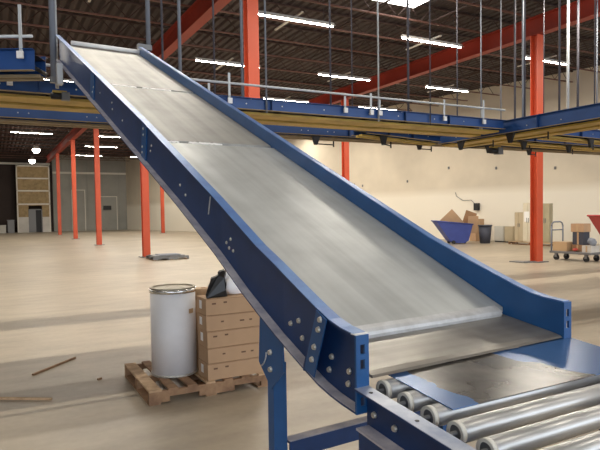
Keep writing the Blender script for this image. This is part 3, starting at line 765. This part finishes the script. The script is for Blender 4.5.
# ------------------------------------------------------------------ right hand background
def hopper(x, y, rot, L, Wd, H, m, label):
    """tilt truck: tub with one long sloping end on wheels; local x along its length"""
    c, s = math.cos(rot), math.sin(rot)
    def P(a, b, z): return Vector((x + a * c - b * s, y + a * s + b * c, z))
    root = thing('tilt_truck', (x, y, 0), label, 'cart', None)
    prof = [(-L * .5, H), (-L * .10, .13), (L * .02, .05), (L * .28, .04), (L * .40, .16), (L * .5, H * .84)]
    top = [(-L * .5, H), (L * .5, H * .84)]
    th = .03
    t = MB()
    outer0 = [P(a, -Wd / 2 * (.8 + .2 * (z - .1) / H), z) for a, z in prof]; outer1 = [P(a, Wd / 2 * (.8 + .2 * (z - .1) / H), z) for a, z in prof]
    bm = t.bm
    def shell(off):
        A = [bm.verts.new(P(a * (1 - off / L), -(Wd / 2 - off) * (.8 + .2 * (z - .1) / H), z + (off if 0 < i < len(prof) - 1 else 0))) for i, (a, z) in enumerate(prof)]
        B = [bm.verts.new(P(a * (1 - off / L), (Wd / 2 - off) * (.8 + .2 * (z - .1) / H), z + (off if 0 < i < len(prof) - 1 else 0))) for i, (a, z) in enumerate(prof)]
        for i in range(len(prof) - 1): bm.faces.new((A[i], A[i + 1], B[i + 1], B[i]))
        bm.faces.new(A); bm.faces.new(B[::-1]); return A, B
    A, B = shell(0); C, D = shell(th)
    bm.faces.new((A[0], B[0], D[0], C[0])); bm.faces.new((A[-1], B[-1], D[-1], C[-1])); bm.faces.new((A[0], C[0], C[-1], A[-1])); bm.faces.new((B[0], D[0], D[-1], B[-1]))
    t.build('tub', M[m], root)
    r = MB()
    for sgn in (-1, 1):
        r.cyl(P(-L * .5, sgn * Wd / 2 * 1.0, H), P(L * .5, sgn * Wd / 2 * .97, H * .84), .03, n=8)
    r.cyl(P(-L * .5, -Wd / 2, H), P(-L * .5, Wd / 2, H), .03, n=8).cyl(P(L * .5, -Wd / 2, H * .84), P(L * .5, Wd / 2, H * .84), .03, n=8)
    r.build('rim', M[m], root)
    for sgn in (-1, 1):
        MB().cyl(P(-L * .02, sgn * Wd * .36, .09), P(-L * .02, sgn * Wd * .44, .09), .09, n=18).build('wheel', M['rubber'], root)
    MB().cyl(P(L * .36, -.03, .06), P(L * .36, .03, .06), .06, n=12).build('caster', M['rubber'], root)
    return root
hopper(19.62, 21.05, -.48, 1.75, 1.0, 1.12, 'hopper_blue', 'blue tilt truck heaped with torn cardboard by the cream wall')
def flat_card(c, w, h, yaw, tilt, label, m='card', th=.03):
    o = MB().box((-w / 2, -th / 2, 0), (w / 2, th / 2, h)).box((-w / 2, -th / 2 - .002, h * .48), (w / 2, -th / 2, h * .5)).build('cardboard_sheet', M[m], None, (0, 0, 0))
    o.location = c; o.rotation_euler = (tilt, 0, yaw); return tag(o, label, 'cardboard', 'torn cardboard heaped in the blue tilt truck')
o = flat_card((19.8, 20.85, .62), 1.0, 1.0, -.5, .15, 'large tilted cardboard sheet topping the blue tilt truck'); o.rotation_euler = (.15, -.75, -.5)
o = flat_card((20.15, 20.7, .6), .55, 1.0, -.5, -.1, 'upright torn cardboard flap in the middle of the blue tilt truck', 'card_dark'); o.rotation_euler = (-.1, .35, -.5)
flat_card((20.4, 20.5, .5), .5, .85, -.4, .2, 'narrow cardboard flap near the low end of the blue tilt truck')
r = thing('carton', (22.1, 22.0, 0), 'tall brown cardboard box standing behind the dark grey bin', 'cardboard box')
MB().box((21.9, 21.75, .001), (22.5, 22.2, 1.15)).build('body', M['card'], r, bevel=.01); MB().box((22.1, 21.74, .3), (22.18, 21.75, 1.14)).build('tape_strip', M['tape'], r)
# bin
bx, by = 21.0, 20.25
r = thing('waste_bin', (bx, by, 0), 'dark grey plastic waste bin beside the blue tilt truck', 'bin')
MB().cyl((bx, by, .001), (bx, by, .85), .24, .31, n=24).build('bin_body', M['bin'], r)
MB().ring((bx, by, .83), (0, 0, 1), .34, .29, .06, 24).build('rim', M['bin'], r)
# wall box + conduit
q = wallx(22.45)
r = thing('electrical_box', (q - .08, 22.45, 1.75), 'small black electrical box mounted on the cream wall', 'electrical box')
MB().box((q - .16, 22.30, 1.6), (q - .01, 22.60, 1.98)).build('box_body', M['black'], r)
MB().box((q - .155, 22.34, 1.64), (q - .14, 22.56, 1.94)).build('cover', M['rubber'], r)
MB().tube([(q - .05, 22.60, 1.95), (wallx(22.8) - .05, 22.8, 2.15), (wallx(23.3) - .05, 23.3, 2.15), (wallx(23.7) - .05, 23.7, 2.4), (wallx(23.75) - .05, 23.75, 2.6)], .015, 6).build('cable', M['greydark'], r)
# wall scuffs sit in the wall as small dark blocks
for i, (yy, zz) in enumerate(((24.2, 3.9), (21.4, 3.7), (18.4, 3.5), (30.5, 3.2), (31.2, 3.3), (27.0, 3.3))):
    w_ = wallx(yy)
    o = MB().box((w_ - .04, yy - .05, zz), (w_, yy + .05, zz + .14)).box((w_ - .055, yy - .02, zz + .04), (w_ - .04, yy + .02, zz + .1)).build('wall_scuff', M['greydark'], None, (w_, yy, zz))
    tag(o, 'tiny dark bracket left on the cream wall', 'scuff', 'scuff marks on the cream wall')
def cabinet(x0, y0, w, d, h, m, label, sheet=False, z0=.1, rot=0):
    r = thing('metal_cabinet', (x0 + w / 2, y0 + d / 2, z0), label, 'cabinet')
    MB().box((x0, y0, z0), (x0 + d, y0 + w, z0 + h)).build('carcass', M[m], r, bevel=.01)
    for k in range(2):
        dd = MB().box((x0 - .02, y0 + w * k / 2 + .01, z0 + .05), (x0, y0 + w * (k + 1) / 2 - .01, z0 + h - .04)).build('door', M[m], r)
        MB().box((x0 - .04, y0 + w / 2 - .06 + .09 * k, z0 + h * .5), (x0 - .02, y0 + w / 2 - .04 + .09 * k, z0 + h * .62)).build('handle', M['greydark'], dd)
    if sheet: MB().box((x0 - .026, y0 + w * .35, z0 + h * .52), (x0 - .021, y0 + w * .85, z0 + h * .78)).build('paper_notice', M['paper'], r)
    return r
def at(px_like): pass
# row of cases and cabinets against the cream wall
pallet(21.2, 16.7, .6, 2.3, 0, 'long low pallet under the beige cabinets at the cream wall', 'wood_light')
cabinet(21.35, 18.26, .50, .22, 1.36, 'beige', 'low brown-beige cabinet, shortest of the row by the wall', z0=.131)
cabinet(21.30, 17.70, .54, .26, 1.78, 'lightbeige', 'pale tall cabinet with a white paper notice, next to the orange column', True, z0=.131)
cabinet(21.45, 16.95, .46, .22, 1.74, 'olive', 'olive beige tall cabinet just right of the orange column', z0=.131)
for (x0, y0, w, d, h, m, l) in ((22.2, 20.2, .6, .4, .80, 'greybox', 'pale grey case on the floor left of the cabinets, nearest the bin'), (22.1, 19.5, .55, .3, .80, 'beige', 'dull beige case squeezed between the pale case and the cabinets')):
    r = thing('storage_case', (x0, y0, 0), l, 'case')
    MB().box((x0, y0, .06), (x0 + d, y0 + w, h)).build('case_body', M[m], r, bevel=.012)
    MB().box((x0 - .012, y0 + .05, .12), (x0, y0 + w - .05, h - .12)).build('front_panel', M[m], r)
    MB().box((x0 + .02, y0 + .02, 0), (x0 + d - .02, y0 + w - .02, .06)).build('plinth', M['black'], r)

# platform cart
cx0, cx1, cy0, cy1 = 15.75, 16.4, 11.0, 12.45
r = thing('platform_cart', (16.1, 11.8, 0), 'flat platform cart with a loop handle, loaded with boxes beside the orange column', 'cart')
MB().box((cx0, cy0, .22), (cx1, cy1, .29)).build('deck', M['greydark'], r, bevel=.01)
for x in (cx0 + .08, cx1 - .08):
    for y in (cy0 + .2, cy1 - .2):
        w = MB().cyl((x - .03, y, .09), (x + .03, y, .09), .09, n=16).build('wheel', M['rubber'], r)
        for q in (-.045, .032): MB().box((x + q, y - .04, .10), (x + q + .013, y + .04, .22)).build('fork', M['greydark'], w)
hx0, hx1 = cx0 + .05, cx1 - .05
pts = [(hx0, cy1 - .04, .29), (hx0, cy1 - .04, 1.08), (hx0 + .04, cy1 - .04, 1.17), (hx0 + .12, cy1 - .04, 1.21), (hx1 - .12, cy1 - .04, 1.21), (hx1 - .04, cy1 - .04, 1.17), (hx1, cy1 - .04, 1.08), (hx1, cy1 - .04, .29)]
h_ = MB().tube(pts, .024, 8).cyl((hx0, cy1 - .04, .95), (hx1, cy1 - .04, .95), .02, n=8).build('handle', M['tube'], r)
MB().cyl((hx0, cy1 - .04, .55), (hx1, cy1 - .04, .55), .016, n=6).build('crossbar', M['tube'], h_)
def cbox(a, b, m, label, g='boxes on the platform cart', name='carton'):
    c = ((a[0] + b[0]) / 2, (a[1] + b[1]) / 2, a[2])
    q = thing(name, c, label, 'box', g)
    MB().box(a, b).build('body', M[m], q, bevel=.008)
    MB().box((a[0] - .002, (a[1] + b[1]) / 2 - .03, a[2] + .01), (a[0], (a[1] + b[1]) / 2 + .03, b[2] - .01)).build('tape_strip', M['tape'], q)
    return q
cbox((15.8, 11.85, .291), (16.3, 12.36, .58), 'tape', 'tan open crate at the handle end of the platform cart')
cbox((15.8, 11.02, .291), (16.2, 11.33, .50), 'whitewall', 'low whitish box at the right end of the platform cart')
cbox((15.95, 11.38, .291), (16.35, 11.80, .50), 'card_dark', 'dark brown box low in the middle of the platform cart')
cbox((15.98, 11.40, .90), (16.32, 11.85, 1.16), 'card', 'brown carton topping the heap on the platform cart')
cbox((16.0, 11.42, .502), (16.30, 11.80, .898), 'bin', 'dark bundle-sized box under the topmost carton of the cart')
o = MB().blob((16.0, 11.15, .625), .105, 1, 1.1, .85, .5, 3, 3, 2).build('grey_bundle', M['tube'], None, (16.0, 11.17, .55), smooth=True); tag(o, 'grey crumpled bundle lying on the cart between the boxes', 'bundle')
o = MB().blob((15.86, 11.6, .36), .06, 1, 1.6, .8, .3, 5, 3, 2).build('red_rag', M['brick_red'], None, (15.86, 11.6, .3), smooth=True); tag(o, 'red rag lying on the platform cart front edge', 'rag')
hopper(18.45, 11.7, -.48, 1.9, 1.0, 1.38, 'hopper_red', 'red tilt truck at the right edge behind the platform cart')
# dark flat board under the column
o = MB().box((14.1, 12.0, .001), (14.45, 12.6, .03)).box((14.15, 12.05, .03), (14.4, 12.1, .045)).build('scrap_sheet', M['greydark'], None, (14.2, 12.2, 0)); tag(o, 'flat dark board on the floor left of the orange column base', 'board')

# far left clutter by the dark back opening
for k, (x0, w, h, m, l) in enumerate(((.2, .8, .8, 'greybox', 'grey crate by the dark back opening, lower one of two'), (1.15, .6, 1.3, 'greydark', 'taller dark grey crate by the dark back opening'))):
    r = thing('crate', (x0, 63.5, 0), l, 'crate'); MB().box((x0, 63.2, .001), (x0 + w, 64, h)).build('body', M[m], r, bevel=.02); MB().box((x0 - .02, 63.18, h - .1), (x0 + w + .02, 64.02, h)).build('lid', M[m], r)
o = MB().box((10.5, 64.7, 2.2), (11.3, 64.9, 2.65)).box((10.6, 64.68, 2.3), (11.2, 64.7, 2.55)).build('wall_heater', M['black'], None, (10.9, 64.8, 2.2)); tag(o, 'black box fixed on the grey back wall between the columns', 'wall box')

# ------------------------------------------------------------------ world, camera
w = bpy.data.worlds.new('World'); S.world = w; w.use_nodes = True
bg = w.node_tree.nodes['Background']; bg.inputs['Color'].default_value = (.80, .88, 1, 1); bg.inputs['Strength'].default_value = 2.3

cam = bpy.data.cameras.new('camera'); co = bpy.data.objects.new('camera', cam); COL.objects.link(co); S.camera = co
cam.sensor_width = 36; cam.lens = 572 * 36 / 600; cam.shift_y = 10 / 600; cam.clip_start = .05
yaw, pit, rol = math.radians(28.1), math.radians(-2.3), math.radians(.86)
F = Vector((math.sin(yaw) * math.cos(pit), math.cos(yaw) * math.cos(pit), math.sin(pit))); Rr = Vector((math.cos(yaw), -math.sin(yaw), 0)); Uu = Rr.cross(F)
R2 = Rr * math.cos(rol) - Uu * math.sin(rol); U2 = Uu * math.cos(rol) + Rr * math.sin(rol)
co.matrix_world = Matrix(((R2.x, U2.x, -F.x, 0), (R2.y, U2.y, -F.y, 0), (R2.z, U2.z, -F.z, 1.65), (0, 0, 0, 1)))

S.view_settings.view_transform = 'Standard'; S.view_settings.look = 'None'; S.view_settings.gamma = 1; S.view_settings.use_curve_mapping = False
S.view_settings.exposure = 0.22
S.cycles.use_denoising = True
S.cycles.sample_clamp_indirect = 6
